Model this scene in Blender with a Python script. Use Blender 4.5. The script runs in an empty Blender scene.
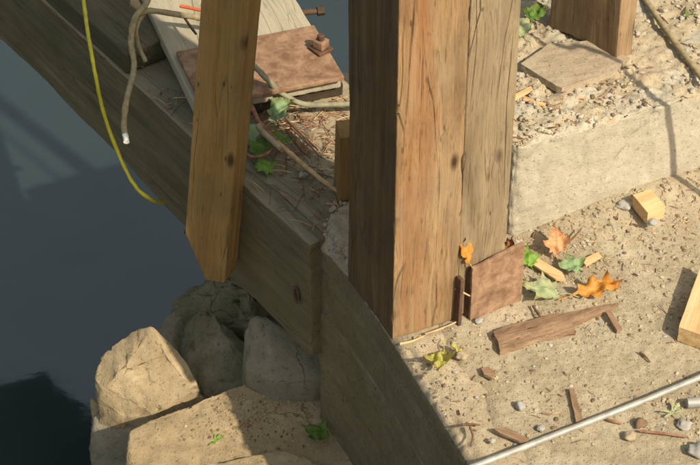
import bpy, bmesh, math, random
import numpy as np
from mathutils import Vector, Matrix, noise
R = math.radians
rnd = random.Random(7)
scene = bpy.context.scene
C = scene.collection

# ------------------------------------------------------------------ camera
PITCH, FPX, DIST = R(40.0), 2000.0, 4.1
cam_loc = Vector((0, -DIST*math.cos(PITCH), DIST*math.sin(PITCH)))
cd = bpy.data.cameras.new('camera'); cam = bpy.data.objects.new('camera', cd); C.objects.link(cam)
cd.sensor_width = 36; cd.lens = 36*FPX/700; cd.clip_end = 2000; cd.clip_start = .05
cam.location = cam_loc; cam.rotation_euler = (R(90)-PITCH, 0, 0)
scene.camera = cam

# ------------------------------------------------------------------ world, sun, exposure
SUN_AZ, SUN_EL = R(-48.0), R(42.0)
w = bpy.data.worlds.new('World'); scene.world = w; w.use_nodes = True
nt = w.node_tree
sky = nt.nodes.new('ShaderNodeTexSky'); sky.sky_type = 'NISHITA'; sky.sun_disc = False
sky.sun_elevation = SUN_EL; sky.sun_rotation = R(90)-SUN_AZ
sky.air_density = 1.0; sky.dust_density = 10.0; sky.ozone_density = 1.0
bg = nt.nodes['Background']; hz = nt.nodes.new('ShaderNodeMix'); hz.data_type = 'RGBA'; hz.inputs[0].default_value = .40   # high thin haze over the whole sky
nt.links.new(sky.outputs[0], hz.inputs[6]); hz.inputs[7].default_value = (5.7, 6.4, 6.2, 1)
nt.links.new(hz.outputs[2], bg.inputs[0]); bg.inputs[1].default_value = 0.078
sd = bpy.data.lights.new('sun', 'SUN'); sun = bpy.data.objects.new('sun', sd); C.objects.link(sun)
sd.energy = 4.3; sd.angle = R(0.6); sd.color = (1.0, .86, .66)
sdir = Vector((math.cos(SUN_EL)*math.cos(SUN_AZ), math.cos(SUN_EL)*math.sin(SUN_AZ), math.sin(SUN_EL)))
sun.rotation_euler = sdir.to_track_quat('Z', 'Y').to_euler(); sun.location = sdir*6
vs = scene.view_settings; vs.view_transform = 'Standard'; vs.look = 'None'; vs.exposure = 0.45; vs.gamma = 1
vs.use_curve_mapping = False

# ------------------------------------------------------------------ helpers: survey of the place
_f = Vector((0, math.cos(PITCH), -math.sin(PITCH))); _r = Vector((1, 0, 0)); _u = Vector((0, math.sin(PITCH), math.cos(PITCH)))
def P(px, py, z=0.0):
    d = _f*FPX + _r*(px-350) + _u*(232.5-py)
    t = (z-cam_loc.z)/d.z
    return cam_loc + d*t
def az(a): return Vector((math.cos(R(a)), math.sin(R(a)), 0))
def n3(p, s=1.0, o=0.0):
    return noise.noise(Vector((p[0]*s+o, p[1]*s+o*.7, p[2]*s-o)))
def fbm(p, s, o=0.0, k=4):
    v, a, t = 0, 1, 0
    for i in range(k):
        v += a*n3(p, s, o+i*3.1); t += a; a *= .5; s *= 2.1
    return v/t
def sst(a, b, x):
    t = min(1, max(0, (x-a)/(b-a))); return t*t*(3-2*t)

# ------------------------------------------------------------------ helpers: objects
def tag(o, label=None, cat=None, group=None, kind=None):
    if label: o['label'] = label
    if cat: o['category'] = cat
    if group: o['group'] = group
    if kind: o['kind'] = kind
    return o
def link(name, me, mats, parent=None, M=None, smooth=True, sharp=40):
    o = bpy.data.objects.new(name, me); C.objects.link(o)
    if mats is not None:
        for m in (mats if isinstance(mats, (list, tuple)) else [mats]): me.materials.append(m)
    if M is not None: o.matrix_world = M
    if parent: o.parent = parent
    if smooth:
        me.shade_smooth()
        try: me.set_sharp_from_angle(angle=R(sharp))
        except Exception: pass
    return o
def thing(name, label, cat, M=None, group=None):
    o = bpy.data.objects.new(name, None); C.objects.link(o); o.empty_display_size = .05
    if M is not None: o.matrix_world = M
    return tag(o, label, cat, group)
def frame(origin, a):           # local X along azimuth a, Z up
    return Matrix.Translation(origin) @ Matrix.Rotation(R(a), 4, 'Z')
def axisvals(a, b, n, r):
    v = list(np.linspace(a, b, n+1))
    v += [a+r*.35, a+r, b-r*.35, b-r]
    v = sorted(set(round(x, 6) for x in v if a-1e-9 <= x <= b+1e-9))
    return v
def gridbox(X, Y, Z, n, r=.004, fr=None, disp=None, extra=()):
    xs, ys, zs = (axisvals(*X, n[0], r), axisvals(*Y, n[1], r), axisvals(*Z, n[2], r))
    zs = sorted(set(zs) | set(round(e_, 6) for e_ in extra))
    lo, hi = Vector((X[0], Y[0], Z[0])), Vector((X[1], Y[1], Z[1]))
    idx, verts, faces = {}, [], []
    def vid(p):
        k = (round(p[0], 6), round(p[1], 6), round(p[2], 6))
        if k not in idx: idx[k] = len(verts); verts.append(k)
        return idx[k]
    def sheet(A, B, mk, flip):
        for i in range(len(A)-1):
            for j in range(len(B)-1):
                q = [vid(mk(A[i], B[j])), vid(mk(A[i+1], B[j])), vid(mk(A[i+1], B[j+1])), vid(mk(A[i], B[j+1]))]
                faces.append(q[::-1] if flip else q)
    sheet(xs, ys, lambda a, b: (a, b, Z[0]), True); sheet(xs, ys, lambda a, b: (a, b, Z[1]), False)
    sheet(xs, zs, lambda a, b: (a, Y[0], b), False); sheet(xs, zs, lambda a, b: (a, Y[1], b), True)
    sheet(ys, zs, lambda a, b: (X[0], a, b), True); sheet(ys, zs, lambda a, b: (X[1], a, b), False)
    out = []
    for v in verts:
        p = Vector(v)
        rr = r if fr is None else max(.0008, fr(p))
        c = Vector((min(max(p[i], lo[i]+rr), hi[i]-rr) for i in range(3)))
        d = p-c
        nrm = d.normalized() if d.length > 1e-9 else Vector((0, 0, 1))
        q = c+nrm*rr if d.length > 1e-9 else p
        if disp: q = disp(q, nrm)
        out.append(q)
    me = bpy.data.meshes.new('m'); me.from_pydata(out, [], faces); me.update()
    return me
def sheetmesh(rows):
    nv, nu = len(rows), len(rows[0])
    vs_ = [p for r_ in rows for p in r_]
    fs = [(i*nu+j, i*nu+j+1, (i+1)*nu+j+1, (i+1)*nu+j) for i in range(nv-1) for j in range(nu-1)]
    me = bpy.data.meshes.new('m'); me.from_pydata(vs_, [], fs); me.update(); return me
def catmull(pts, k=8):
    pts = [Vector(p) for p in pts]
    if len(pts) == 2: return [pts[0].lerp(pts[1], i/k) for i in range(k+1)]
    out = []
    q = [pts[0]*2-pts[1]] + pts + [pts[-1]*2-pts[-2]]
    for i in range(1, len(q)-2):
        for j in range(k):
            t = j/k
            a, b, c, d = q[i-1], q[i], q[i+1], q[i+2]
            out.append(.5*((2*b)+(c-a)*t+(2*a-5*b+4*c-d)*t*t+(3*b-a-3*c+d)*t**3))
    out.append(pts[-1]); return out
def tubemesh(path, r, seg=10, wob=0.0, o=0.0, squash=1.0):
    verts, faces = [], []
    n = len(path); up = Vector((0, 0, 1)); side = None; L = 0
    for i, p in enumerate(path):
        t = (path[min(i+1, n-1)]-path[max(i-1, 0)]).normalized()
        if i: L += (path[i]-path[i-1]).length
        s = t.cross(up)
        if s.length < .15: s = side if side else t.cross(Vector((1, 0, 0)))
        s = s-t*s.dot(t); s.normalize(); side = s; b = s.cross(t)
        rr = r(i/(n-1)) if callable(r) else r
        for k in range(seg):
            a = 2*math.pi*k/seg
            q = rr*(1+wob*n3((p.x+math.cos(a)*rr*2, p.y+math.sin(a)*rr*2, p.z), 60, o))
            verts.append(p+s*math.cos(a)*q+b*math.sin(a)*q*squash)
    for i in range(n-1):
        for k in range(seg):
            k2 = (k+1) % seg
            faces.append((i*seg+k, i*seg+k2, (i+1)*seg+k2, (i+1)*seg+k))
    faces.append(tuple(range(seg))); faces.append(tuple(range((n-1)*seg, n*seg))[::-1])
    me = bpy.data.meshes.new('m'); me.from_pydata(verts, [], faces); me.update()
    bm = bmesh.new(); bm.from_mesh(me); bmesh.ops.recalc_face_normals(bm, faces=bm.faces); bm.to_mesh(me); bm.free()
    return me
def recenter(o):                 # put the origin of a world-built mesh at its own base
    me = o.data; a = np.empty(len(me.vertices)*3, 'f'); me.vertices.foreach_get('co', a); a = a.reshape(-1, 3)
    c = Vector(((a[:, 0].min()+a[:, 0].max())/2, (a[:, 1].min()+a[:, 1].max())/2, a[:, 2].min()))
    me.transform(Matrix.Translation(-c)); o.location = c; return o

# ------------------------------------------------------------------ materials
def mat(name):
    m = bpy.data.materials.new(name); m.use_nodes = True
    nt = m.node_tree; b = nt.nodes['Principled BSDF']; return m, nt, b
class G:
    def __init__(s, nt): s.nt = nt
    def n(s, t, **k):
        x = s.nt.nodes.new(t)
        for a, b in k.items():
            setattr(x, a, b)
        return x
    def l(s, a, b): s.nt.links.new(a, b)
    def coord(s, scale=(1, 1, 1), loc=(0, 0, 0), rot=(0, 0, 0), kind='Object'):
        c = s.n('ShaderNodeTexCoord'); m = s.n('ShaderNodeMapping'); s.l(c.outputs[kind], m.inputs[0])
        m.inputs['Scale'].default_value = scale; m.inputs['Location'].default_value = loc; m.inputs['Rotation'].default_value = rot
        return m.outputs[0]
    def noise(s, vec, scale, detail=6, rough=.6, dist=0.0):
        x = s.n('ShaderNodeTexNoise'); s.l(vec, x.inputs['Vector'])
        x.inputs['Scale'].default_value = scale; x.inputs['Detail'].default_value = detail
        x.inputs['Roughness'].default_value = rough; x.inputs['Distortion'].default_value = dist
        return x.outputs['Fac']
    def vor(s, vec, scale, feature='F1', out='Distance'):
        x = s.n('ShaderNodeTexVoronoi', feature=feature); s.l(vec, x.inputs['Vector']); x.inputs['Scale'].default_value = scale
        return x.outputs[out]
    def ramp(s, fac, stops, interp='LINEAR'):
        x = s.n('ShaderNodeValToRGB'); s.l(fac, x.inputs[0]); cr = x.color_ramp; cr.interpolation = interp
        while len(cr.elements) < len(stops): cr.elements.new(.5)
        for e, (p, c) in zip(cr.elements, stops):
            e.position = p; e.color = (*c, 1) if len(c) == 3 else c
        return x.outputs[0]
    def mix(s, fac, a, b, mode='MIX'):
        x = s.n('ShaderNodeMix', data_type='RGBA', blend_type=mode)
        for i, v in ((0, fac), (6, a), (7, b)):
            if hasattr(v, 'is_linked'): s.l(v, x.inputs[i])
            else: x.inputs[i].default_value = v if i == 0 else (*v, 1)
        return x.outputs[2]
    def math(s, op, a, b=0.0, clamp=False):
        x = s.n('ShaderNodeMath', operation=op, use_clamp=clamp)
        for i, v in ((0, a), (1, b)):
            if hasattr(v, 'is_linked'): s.l(v, x.inputs[i])
            else: x.inputs[i].default_value = v
        return x.outputs[0]
    def bump(s, h, b, strength=.5, dist=.002):
        x = s.n('ShaderNodeBump'); s.l(h, x.inputs['Height']); x.inputs['Strength'].default_value = strength
        x.inputs['Distance'].default_value = dist; s.l(x.outputs[0], b.inputs['Normal']); return x
BW = lambda a, b: [(a, (0, 0, 0)), (b, (1, 1, 1))]

def tuple_coord(g, axis, seed):
    return g.coord(scale=tuple(.16 if i == axis else 1 for i in range(3)), loc=(seed+9, 3, seed))
def wood(name, cols, axis=2, rough=.8, grime=(.05, .035, .02), grime_amt=.35, grey=None, grey_amt=.5, crack=.6, seed=0.0,
         fine=260, streak=None, knots=True, weather=0.0):
    """cols: dark, mid, light of the grain; grain runs along local axis."""
    m, nt, b = mat(name); g = G(nt)
    st = [1, 1, 1]; st[axis] = .035
    v = g.coord(scale=tuple(st), loc=(seed, seed*.3, seed*.6))
    v2 = g.coord(loc=(seed, 1, 2))
    # the grain wanders a little along the timber
    wl = [3.2, 3.2, 3.2]; wl[axis] = .9
    wn = g.n('ShaderNodeTexNoise'); g.l(g.coord(scale=tuple(wl), loc=(seed, 2, 9)), wn.inputs['Vector']); wn.inputs['Scale'].default_value = 2.2; wn.inputs['Detail'].default_value = 2
    va = g.n('ShaderNodeVectorMath', operation='SCALE'); g.l(wn.outputs['Color'], va.inputs[0]); va.inputs['Scale'].default_value = .05
    vb = g.n('ShaderNodeVectorMath', operation='ADD'); g.l(v, vb.inputs[0]); g.l(va.outputs[0], vb.inputs[1]); v = vb.outputs[0]
    warp = g.noise(g.coord(scale=(3, 3, 3)), 3, 3)
    g1 = g.noise(v, 38, 8, .65, .6)
    g2 = g.noise(v, fine, 5, .7, .2)
    g3 = g.noise(v, 9, 4, .5, .8)
    mixf = g.math('ADD', g.math('MULTIPLY', g1, .5), g.math('ADD', g.math('MULTIPLY', g2, .22), g.math('MULTIPLY', g3, .28)))
    col = g.ramp(mixf, [(.37, cols[0]), (.5, cols[1]), (.62, cols[2])])
    if weather:
        wv = g.noise(tuple_coord(g, axis, seed), 16, 7, .68, .35)
        col = g.mix(g.math('MULTIPLY', g.ramp(wv, BW(.50, .68)), weather), col, tuple(c*.62 for c in cols[0]))
        hl = g.noise(v, 520, 3, .5)
        col = g.mix(g.math('MULTIPLY', g.ramp(hl, [(.36, (1, 1, 1)), (.44, (0, 0, 0))]), weather*.7), col, tuple(c*.45 for c in cols[0]))
        sp_ = g.vor(g.coord(scale=tuple(.3 if i == axis else 1 for i in range(3)), loc=(seed, 5, 1)), 42)
        col = g.mix(g.math('MULTIPLY', g.ramp(sp_, [(.06, (1, 1, 1)), (.12, (0, 0, 0))]), .8), col, tuple(c*.3 for c in cols[0]))
    blot = g.noise(v2, 7, 6, .6, .4)
    col = g.mix(g.math('MULTIPLY', g.ramp(blot, BW(.45, .7)), grime_amt), col, grime)
    if grey:
        gm = g.noise(g.coord(scale=(1, 1, .25) if axis == 2 else ((.25, 1, 1) if axis == 0 else (1, .25, 1)), loc=(seed+4, 3, 1)), 9, 5, .6, .5)
        col = g.mix(g.math('MULTIPLY', g.ramp(gm, BW(.4, .62)), grey_amt), col, grey)
    if streak:
        sc, sx, sw, amt = streak     # a resin stain that runs down the timber at local x = sx
        c = g.n('ShaderNodeTexCoord'); sp = g.n('ShaderNodeSeparateXYZ'); g.l(c.outputs['Object'], sp.inputs[0])
        off = g.math('ADD', sp.outputs[0], g.math('MULTIPLY', g.math('SUBTRACT', warp, .5), sw*1.6))
        d = g.math('DIVIDE', g.math('ABSOLUTE', g.math('SUBTRACT', off, sx)), sw)
        mk = g.math('MULTIPLY', g.ramp(d, [(.1, (1, 1, 1)), (1, (0, 0, 0))]), g.ramp(g.noise(v, 20, 5, .7), BW(.35, .6)))
        col = g.mix(g.math('MULTIPLY', mk, amt), col, sc)
    if knots:
        kv = g.coord(scale=tuple(.45 if i == axis else 1 for i in range(3)), loc=(seed*2, seed, 0))
        vd = g.vor(kv, 11)
        col = g.mix(g.ramp(vd, [(.05, (1, 1, 1)), (.13, (0, 0, 0))]), col, tuple(c*.35 for c in cols[0]))
    ck = g.noise(v, 24, 3, .5, .25)
    ckm = g.ramp(ck, [(.494, (0, 0, 0)), (.5, (1, 1, 1)), (.506, (0, 0, 0))])
    ckm = g.math('MULTIPLY', ckm, g.ramp(g.noise(v2, 9, 3), BW(.52, .66)))
    col = g.mix(g.math('MULTIPLY', ckm, crack*.8), col, tuple(c*.25 for c in cols[0]))
    cs = g.n('ShaderNodeVectorMath', operation='MULTIPLY'); g.l(v, cs.inputs[0]); m_ = [1, 1, 1]; m_[axis] = 1.6; cs.inputs[1].default_value = m_
    chk = g.vor(cs.outputs[0], 34, 'DISTANCE_TO_EDGE')
    chm = g.math('MULTIPLY', g.ramp(chk, [(.008, (1, 1, 1)), (.032, (0, 0, 0))]), g.ramp(g.noise(tuple_coord(g, axis, seed+20), 17, 5, .65), BW(.49, .63)))
    col = g.mix(g.math('MULTIPLY', chm, crack), col, tuple(c*.22 for c in cols[0]))
    speck = g.noise(v2, 420, 2, .5)
    col = g.mix(g.math('MULTIPLY', g.ramp(speck, BW(.6, .72)), .35), col, tuple(c*.4 for c in cols[0]))
    g.l(col, b.inputs['Base Color'])
    b.inputs['Roughness'].default_value = rough; b.inputs['Specular IOR Level'].default_value = .25
    h = g.math('SUBTRACT', mixf, g.math('ADD', g.math('MULTIPLY', ckm, .6), g.math('MULTIPLY', chm, .8)))
    g.bump(h, b, .7, .005)
    return m

def concrete(name, cols, stain=None, stain_amt=.4, agg=.5, rough=.92, bumpd=.004, scale=1.0, moss=None, moss_amt=0.0, joints=None, cracks=None, patch=None):
    m, nt, b = mat(name); g = G(nt)
    v = g.coord()
    n1 = g.noise(v, 5*scale, 8, .62, .3); n2 = g.noise(v, 45*scale, 6, .7); n3_ = g.noise(v, 330*scale, 3, .6)
    f = g.math('ADD', g.math('MULTIPLY', n1, .45), g.math('ADD', g.math('MULTIPLY', n2, .35), g.math('MULTIPLY', n3_, .2)))
    col = g.ramp(f, [(.36, cols[0]), (.5, cols[1]), (.63, cols[2])])
    cell = g.vor(v, 210*scale, out='Color'); cd_ = g.vor(v, 210*scale)
    sep = g.n('ShaderNodeSeparateColor'); g.l(cell, sep.inputs[0])
    stone = g.math('MULTIPLY', g.ramp(sep.outputs[0], BW(.62, .66)), g.ramp(cd_, [(.25, (1, 1, 1)), (.42, (0, 0, 0))]))
    tint = g.ramp(sep.outputs[1], [(.0, (.09, .07, .05)), (.4, (.30, .25, .18)), (.7, (.42, .40, .36)), (1, (.30, .17, .09))])
    col = g.mix(g.math('MULTIPLY', stone, agg), col, tint)
    if stain:
        sn = g.noise(g.coord(loc=(3, 1, 7)), 8, 7, .65, .8)
        col = g.mix(g.math('MULTIPLY', g.ramp(sn, BW(.45, .68)), stain_amt), col, stain)
    if moss:
        sn = g.noise(g.coord(loc=(13, 1, 7)), 14, 8, .7, .5)
        col = g.mix(g.math('MULTIPLY', g.ramp(sn, BW(.42, .6)), moss_amt), col, moss)
    if cracks:
        wv_ = g.n('ShaderNodeTexNoise'); g.l(v, wv_.inputs['Vector']); wv_.inputs['Scale'].default_value = 14; wv_.inputs['Detail'].default_value = 5
        sc_ = g.n('ShaderNodeVectorMath', operation='SCALE'); g.l(wv_.outputs['Color'], sc_.inputs[0]); sc_.inputs['Scale'].default_value = .09
        ad_ = g.n('ShaderNodeVectorMath', operation='ADD'); g.l(v, ad_.inputs[0]); g.l(sc_.outputs[0], ad_.inputs[1])
        ce = g.vor(ad_.outputs[0], cracks[0], 'DISTANCE_TO_EDGE')
        cm = g.math('MULTIPLY', g.ramp(ce, [(.004, (1, 1, 1)), (.014, (0, 0, 0))]), g.ramp(g.noise(g.coord(loc=(5, 9, 2)), 6, 3), BW(.48, .6)))
        col = g.mix(g.math('MULTIPLY', cm, cracks[1]), col, tuple(c*.35 for c in cols[0]))
        bl = g.noise(g.coord(scale=(1, 1, .3), loc=(8, 8, 8)), 10, 6, .7, .6)
        col = g.mix(g.math('MULTIPLY', g.ramp(bl, BW(.48, .66)), .45), col, tuple(c*.8 for c in cols[0]))
        lc = g.noise(g.coord(loc=(1, 8, 3)), 26, 6, .75, .3)
        col = g.mix(g.math('MULTIPLY', g.ramp(lc, BW(.60, .68)), .4), col, tuple(min(1, c*1.25) for c in cols[2]))
    if patch:
        pn = g.noise(g.coord(loc=(2, 4, 6)), 3.2, 7, .62, .9)
        col = g.mix(g.math('MULTIPLY', g.ramp(pn, BW(.47, .62)), .55), col, patch)
        pn2 = g.noise(g.coord(loc=(12, 4, 1)), 4.5, 5, .6, .6)
        col = g.mix(g.math('MULTIPLY', g.ramp(pn2, BW(.5, .62)), .35), col, tuple(c*1.12 for c in cols[2]))
    pit = g.ramp(g.noise(v, 120, 4, .6), [(.30, (0, 0, 0)), (.42, (1, 1, 1))])
    col = g.mix(.5, col, g.mix(1.0, col, pit, 'MULTIPLY'))
    if joints:
        ge = g.n('ShaderNodeNewGeometry'); sp = g.n('ShaderNodeSeparateXYZ'); g.l(ge.outputs['Position'], sp.inputs[0])
        for jz, wd_, amt_ in joints:
            wv = g.math('MULTIPLY', g.math('SUBTRACT', g.noise(v, 6, 3), .5), .018)
            dd = g.math('DIVIDE', g.math('ABSOLUTE', g.math('SUBTRACT', g.math('ADD', sp.outputs[2], wv), jz)), wd_)
            mk = g.math('MULTIPLY', g.ramp(dd, [(0, (1, 1, 1)), (1, (0, 0, 0))]), g.ramp(g.noise(g.coord(loc=(jz*30, 2, 1)), 13, 5, .7), BW(.38, .6)))
            col = g.mix(g.math('MULTIPLY', mk, amt_), col, (.36, .35, .26))
    g.l(col, b.inputs['Base Color']); b.inputs['Roughness'].default_value = rough; b.inputs['Specular IOR Level'].default_value = .2
    h = g.math('ADD', g.math('MULTIPLY', n2, .6), g.math('ADD', g.math('MULTIPLY', stone, .2), g.math('MULTIPLY', n3_, .25)))
    g.bump(h, b, .7, bumpd)
    return m

def plain(name, col, rough=.8, var=.25, scale=40, bump=.3, dist=.002, metal=0.0, col2=None, trans=0.0, spec=.3):
    m, nt, b = mat(name); g = G(nt); v = g.coord()
    n1 = g.noise(v, scale, 6, .65, .3)
    c2 = col2 if col2 else tuple(c*(1-var) for c in col)
    c = g.ramp(n1, [(.36, c2), (.62, tuple(min(1, x*(1+var*.5)) for x in col))])
    g.l(c, b.inputs['Base Color']); b.inputs['Roughness'].default_value = rough; b.inputs['Metallic'].default_value = metal
    b.inputs['Specular IOR Level'].default_value = spec
    g.bump(g.noise(v, scale*3, 5, .7), b, bump, dist)
    if trans:
        t = g.n('ShaderNodeBsdfTranslucent'); g.l(c, t.inputs[0]); mx = g.n('ShaderNodeMixShader'); mx.inputs[0].default_value = trans
        g.l(b.outputs[0], mx.inputs[1]); g.l(t.outputs[0], mx.inputs[2]); g.l(mx.outputs[0], nt.nodes['Material Output'].inputs[0])
    return m

def leafmat(name, col, col2, spots=None):
    m, nt, b = mat(name); g = G(nt); v = g.coord()
    n1 = g.noise(v, 30, 5, .6, .4)
    c = g.ramp(n1, [(.35, col2), (.6, col)])
    uv = g.n('ShaderNodeTexCoord'); sp = g.n('ShaderNodeSeparateXYZ'); g.l(uv.outputs['UV'], sp.inputs[0])
    wob = g.math('MULTIPLY', g.math('SUBTRACT', g.noise(v, 60, 3), .5), .12)
    ang = g.math('ARCTAN2', g.math('ADD', sp.outputs[0], wob), g.math('ADD', sp.outputs[1], .24))
    vn = g.math('ABSOLUTE', g.math('SINE', g.math('MULTIPLY', ang, 3.4)))
    rd = g.math('SQRT', g.math('ADD', g.math('MULTIPLY', sp.outputs[0], sp.outputs[0]), g.math('MULTIPLY', sp.outputs[1], sp.outputs[1])))
    vm = g.ramp(g.math('MULTIPLY', vn, g.math('ADD', rd, .15)), [(.0, (1, 1, 1)), (.06, (0, 0, 0))])
    c = g.mix(g.math('MULTIPLY', vm, .45), c, tuple(min(1, x*1.5+.04) for x in col))
    edge = g.math('ADD', rd, g.math('MULTIPLY', g.noise(v, 70, 4), .5))
    c = g.mix(g.math('MULTIPLY', g.ramp(edge, BW(.68, .92)), .6), c, (col2[0]*.8+.03, col2[1]*.55+.01, col2[2]*.4))
    if spots: c = g.mix(g.ramp(g.noise(v, 75, 5, .7), BW(.56, .66)), c, spots)
    g.l(c, b.inputs['Base Color']); b.inputs['Roughness'].default_value = .6; b.inputs['Specular IOR Level'].default_value = .35
    g.bump(g.noise(v, 160, 4, .6, .5), b, .5, .001)
    t = g.n('ShaderNodeBsdfTranslucent'); g.l(c, t.inputs[0]); mx = g.n('ShaderNodeMixShader'); mx.inputs[0].default_value = .25
    g.l(b.outputs[0], mx.inputs[1]); g.l(t.outputs[0], mx.inputs[2]); g.l(mx.outputs[0], nt.nodes['Material Output'].inputs[0])
    return m

M_postA = wood('post_timber_brown', [(.13, .073, .03), (.25, .148, .066), (.355, .23, .12)], grime=(.11, .06, .03), grime_amt=.35,
               grey=(.27, .21, .13), grey_amt=.55, seed=1.7, weather=.8, crack=.85, streak=((.25, .095, .032), .042, .04, .65))
M_postB = wood('post_timber_grey', [(.15, .105, .06), (.265, .20, .12), (.37, .295, .195)], grime=(.13, .10, .05), grime_amt=.3,
               grey=(.30, .25, .16), grey_amt=.6, seed=5.1, crack=.9, weather=.7)
M_postL = wood('post_timber_shade_face', [(.10, .06, .026), (.155, .098, .046), (.215, .14, .07)], grime=(.06, .035, .02), grime_amt=.5, seed=6.1, crack=.35, knots=False)  # shade of the left face put into darker tones of the post wood
M_brace = wood('brace_timber', [(.22, .13, .042), (.31, .195, .068), (.39, .255, .10)], grime=(.16, .10, .04), grime_amt=.45, seed=9.2, crack=.5, fine=180, weather=.3)
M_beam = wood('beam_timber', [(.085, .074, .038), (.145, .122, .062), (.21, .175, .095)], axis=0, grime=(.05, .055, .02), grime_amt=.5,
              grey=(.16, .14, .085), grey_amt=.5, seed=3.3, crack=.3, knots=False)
M_block_t = wood('dark_blocking_wood', [(.05, .045, .028), (.085, .078, .045), (.13, .115, .07)], axis=0, seed=2.9, crack=.4, knots=False)  # darker wood tones for the blocking on the beam
M_beamtop = wood('dusty_beam_top', [(.13, .12, .08), (.23, .20, .135), (.32, .275, .18)], axis=0, grime=(.10, .09, .05), grime_amt=.45, grey=(.26, .25, .19), grey_amt=.5, seed=4.3, crack=.7, knots=False, rough=.95)
M_post2 = wood('plank_brown', [(.17, .11, .06), (.27, .18, .10), (.36, .26, .15)], grime=(.10, .06, .03), grime_amt=.4, seed=2.2, weather=.5)
M_cream = wood('weathered_cream', [(.29, .26, .185), (.36, .325, .235), (.42, .38, .28)], axis=0, grime=(.28, .25, .17), grime_amt=.3, seed=6.6, crack=.2, knots=False)
M_fresh = wood('fresh_cut_wood', [(.42, .27, .12), (.56, .39, .20), (.66, .50, .29)], axis=0, grime=(.40, .26, .12), grime_amt=.2, seed=8.6, crack=.2, knots=False)
M_dark = wood('dark_timber', [(.03, .022, .014), (.05, .038, .024), (.08, .06, .035)], axis=0, seed=4.1, crack=.3, knots=False)
M_bark = wood('rotten_bark_wood', [(.14, .085, .05), (.27, .18, .11), (.38, .27, .18)], axis=0, grime=(.10, .05, .03), grime_amt=.5, seed=7.4, weather=.6, crack=.9, knots=False, fine=400)
M_chip = wood('pale_wood_chip', [(.50, .30, .14), (.64, .42, .22), (.72, .52, .31)], axis=0, grime=(.5, .3, .15), grime_amt=.2, seed=1.1, crack=.1, knots=False)
M_conc = concrete('weathered_concrete', [(.27, .22, .145), (.38, .32, .22), (.47, .41, .295)], stain=(.30, .235, .14), stain_amt=.35)
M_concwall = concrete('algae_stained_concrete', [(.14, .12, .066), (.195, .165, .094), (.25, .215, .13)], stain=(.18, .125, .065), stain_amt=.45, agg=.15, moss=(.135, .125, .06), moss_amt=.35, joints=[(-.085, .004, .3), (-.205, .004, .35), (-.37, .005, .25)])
M_block = concrete('pale_worn_concrete', [(.33, .30, .23), (.41, .38, .30), (.48, .45, .36)], stain=(.33, .29, .205), stain_amt=.55, agg=.15, cracks=(3.2, .5))
M_ground = concrete('sandy_dirt', [(.225, .19, .125), (.335, .29, .20), (.435, .385, .28)], stain=(.25, .20, .125), stain_amt=.55, patch=(.25, .20, .13), agg=.75, bumpd=.006)
M_slab = concrete('pinkish_flat_stone', [(.27, .22, .15), (.35, .29, .205), (.42, .355, .26)], stain=(.29, .21, .14), stain_amt=.4, agg=.2)
M_rock = concrete('tan_sandstone', [(.26, .20, .115), (.36, .285, .17), (.45, .37, .235)], stain=(.20, .15, .085), stain_amt=.5, agg=.15, scale=.7, cracks=(6, .8))
M_rockg = concrete('mossy_stone', [(.15, .135, .09), (.215, .19, .13), (.28, .25, .175)], stain=(.12, .12, .06), stain_amt=.6, agg=.1, scale=.7, moss=(.10, .115, .045), moss_amt=.5, cracks=(6, .8))
M_rockb = concrete('grey_stone', [(.17, .155, .115), (.23, .21, .155), (.30, .27, .20)], stain=(.14, .13, .085), stain_amt=.5, agg=.1, scale=.7, cracks=(6, .8))
M_bank = concrete('dark_wet_gravel', [(.035, .032, .02), (.06, .055, .035), (.09, .08, .05)], agg=.4)
M_rust = plain('rusty_steel', (.29, .185, .115), .88, .3, 34, .6, .004, col2=(.17, .095, .055))
M_rustd = plain('dark_rusty_iron', (.10, .055, .035), .7, .4, 60, .4, .001)
M_steel = plain('galvanised_rod', (.36, .36, .33), .55, .25, 30, .25, .0008, metal=.25)
M_rope = plain('tan_rope', (.30, .25, .14), .9, .3, 90, .5, .001)
M_ropew = plain('white_rope_end', (.7, .7, .66), .7, .1)
M_yel = plain('yellow_rope', (.50, .45, .035), .6, .15, 60, .3, .001)
M_cable = plain('grey_green_cable', (.25, .24, .16), .7, .3, 40, .4, .001)
M_red = plain('orange_red_cord', (.55, .12, .04), .6)
M_twig = plain('peeled_twig', (.52, .36, .18), .75, .3, 60, .4, .001)
M_twigr = plain('red_bark_twig', (.26, .13, .08), .85, .4, 90, .5, .001)
M_twigd = plain('brown_twig', (.16, .09, .05), .85, .4, 90, .5, .001)
M_peb = plain('pebble_tan', (.38, .31, .21), .85, .35, 9, .3, .001)
M_pebg = plain('pebble_grey', (.34, .335, .30), .8, .3, 9, .3, .001)
M_pebd = plain('pebble_brown', (.18, .12, .075), .85, .3, 9, .3, .001)
L_green = leafmat('leaf_green', (.12, .22, .035), (.08, .15, .025), (.2, .2, .05))
L_bright = leafmat('leaf_bright_green', (.20, .36, .05), (.14, .26, .04))
L_pale = leafmat('leaf_pale_green', (.38, .43, .24), (.30, .37, .19), (.36, .32, .16))
L_greyg = leafmat('leaf_sage_green', (.26, .38, .19), (.20, .30, .14))
L_orange = leafmat('leaf_orange', (.60, .29, .05), (.46, .19, .03), (.30, .12, .03))
L_salmon = leafmat('leaf_salmon', (.62, .36, .18), (.50, .26, .12), (.38, .18, .08))
L_brown = leafmat('leaf_brown', (.34, .16, .06), (.22, .10, .04))
L_yel = leafmat('leaf_yellow_green', (.44, .42, .10), (.33, .33, .07), (.30, .22, .06))

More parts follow.
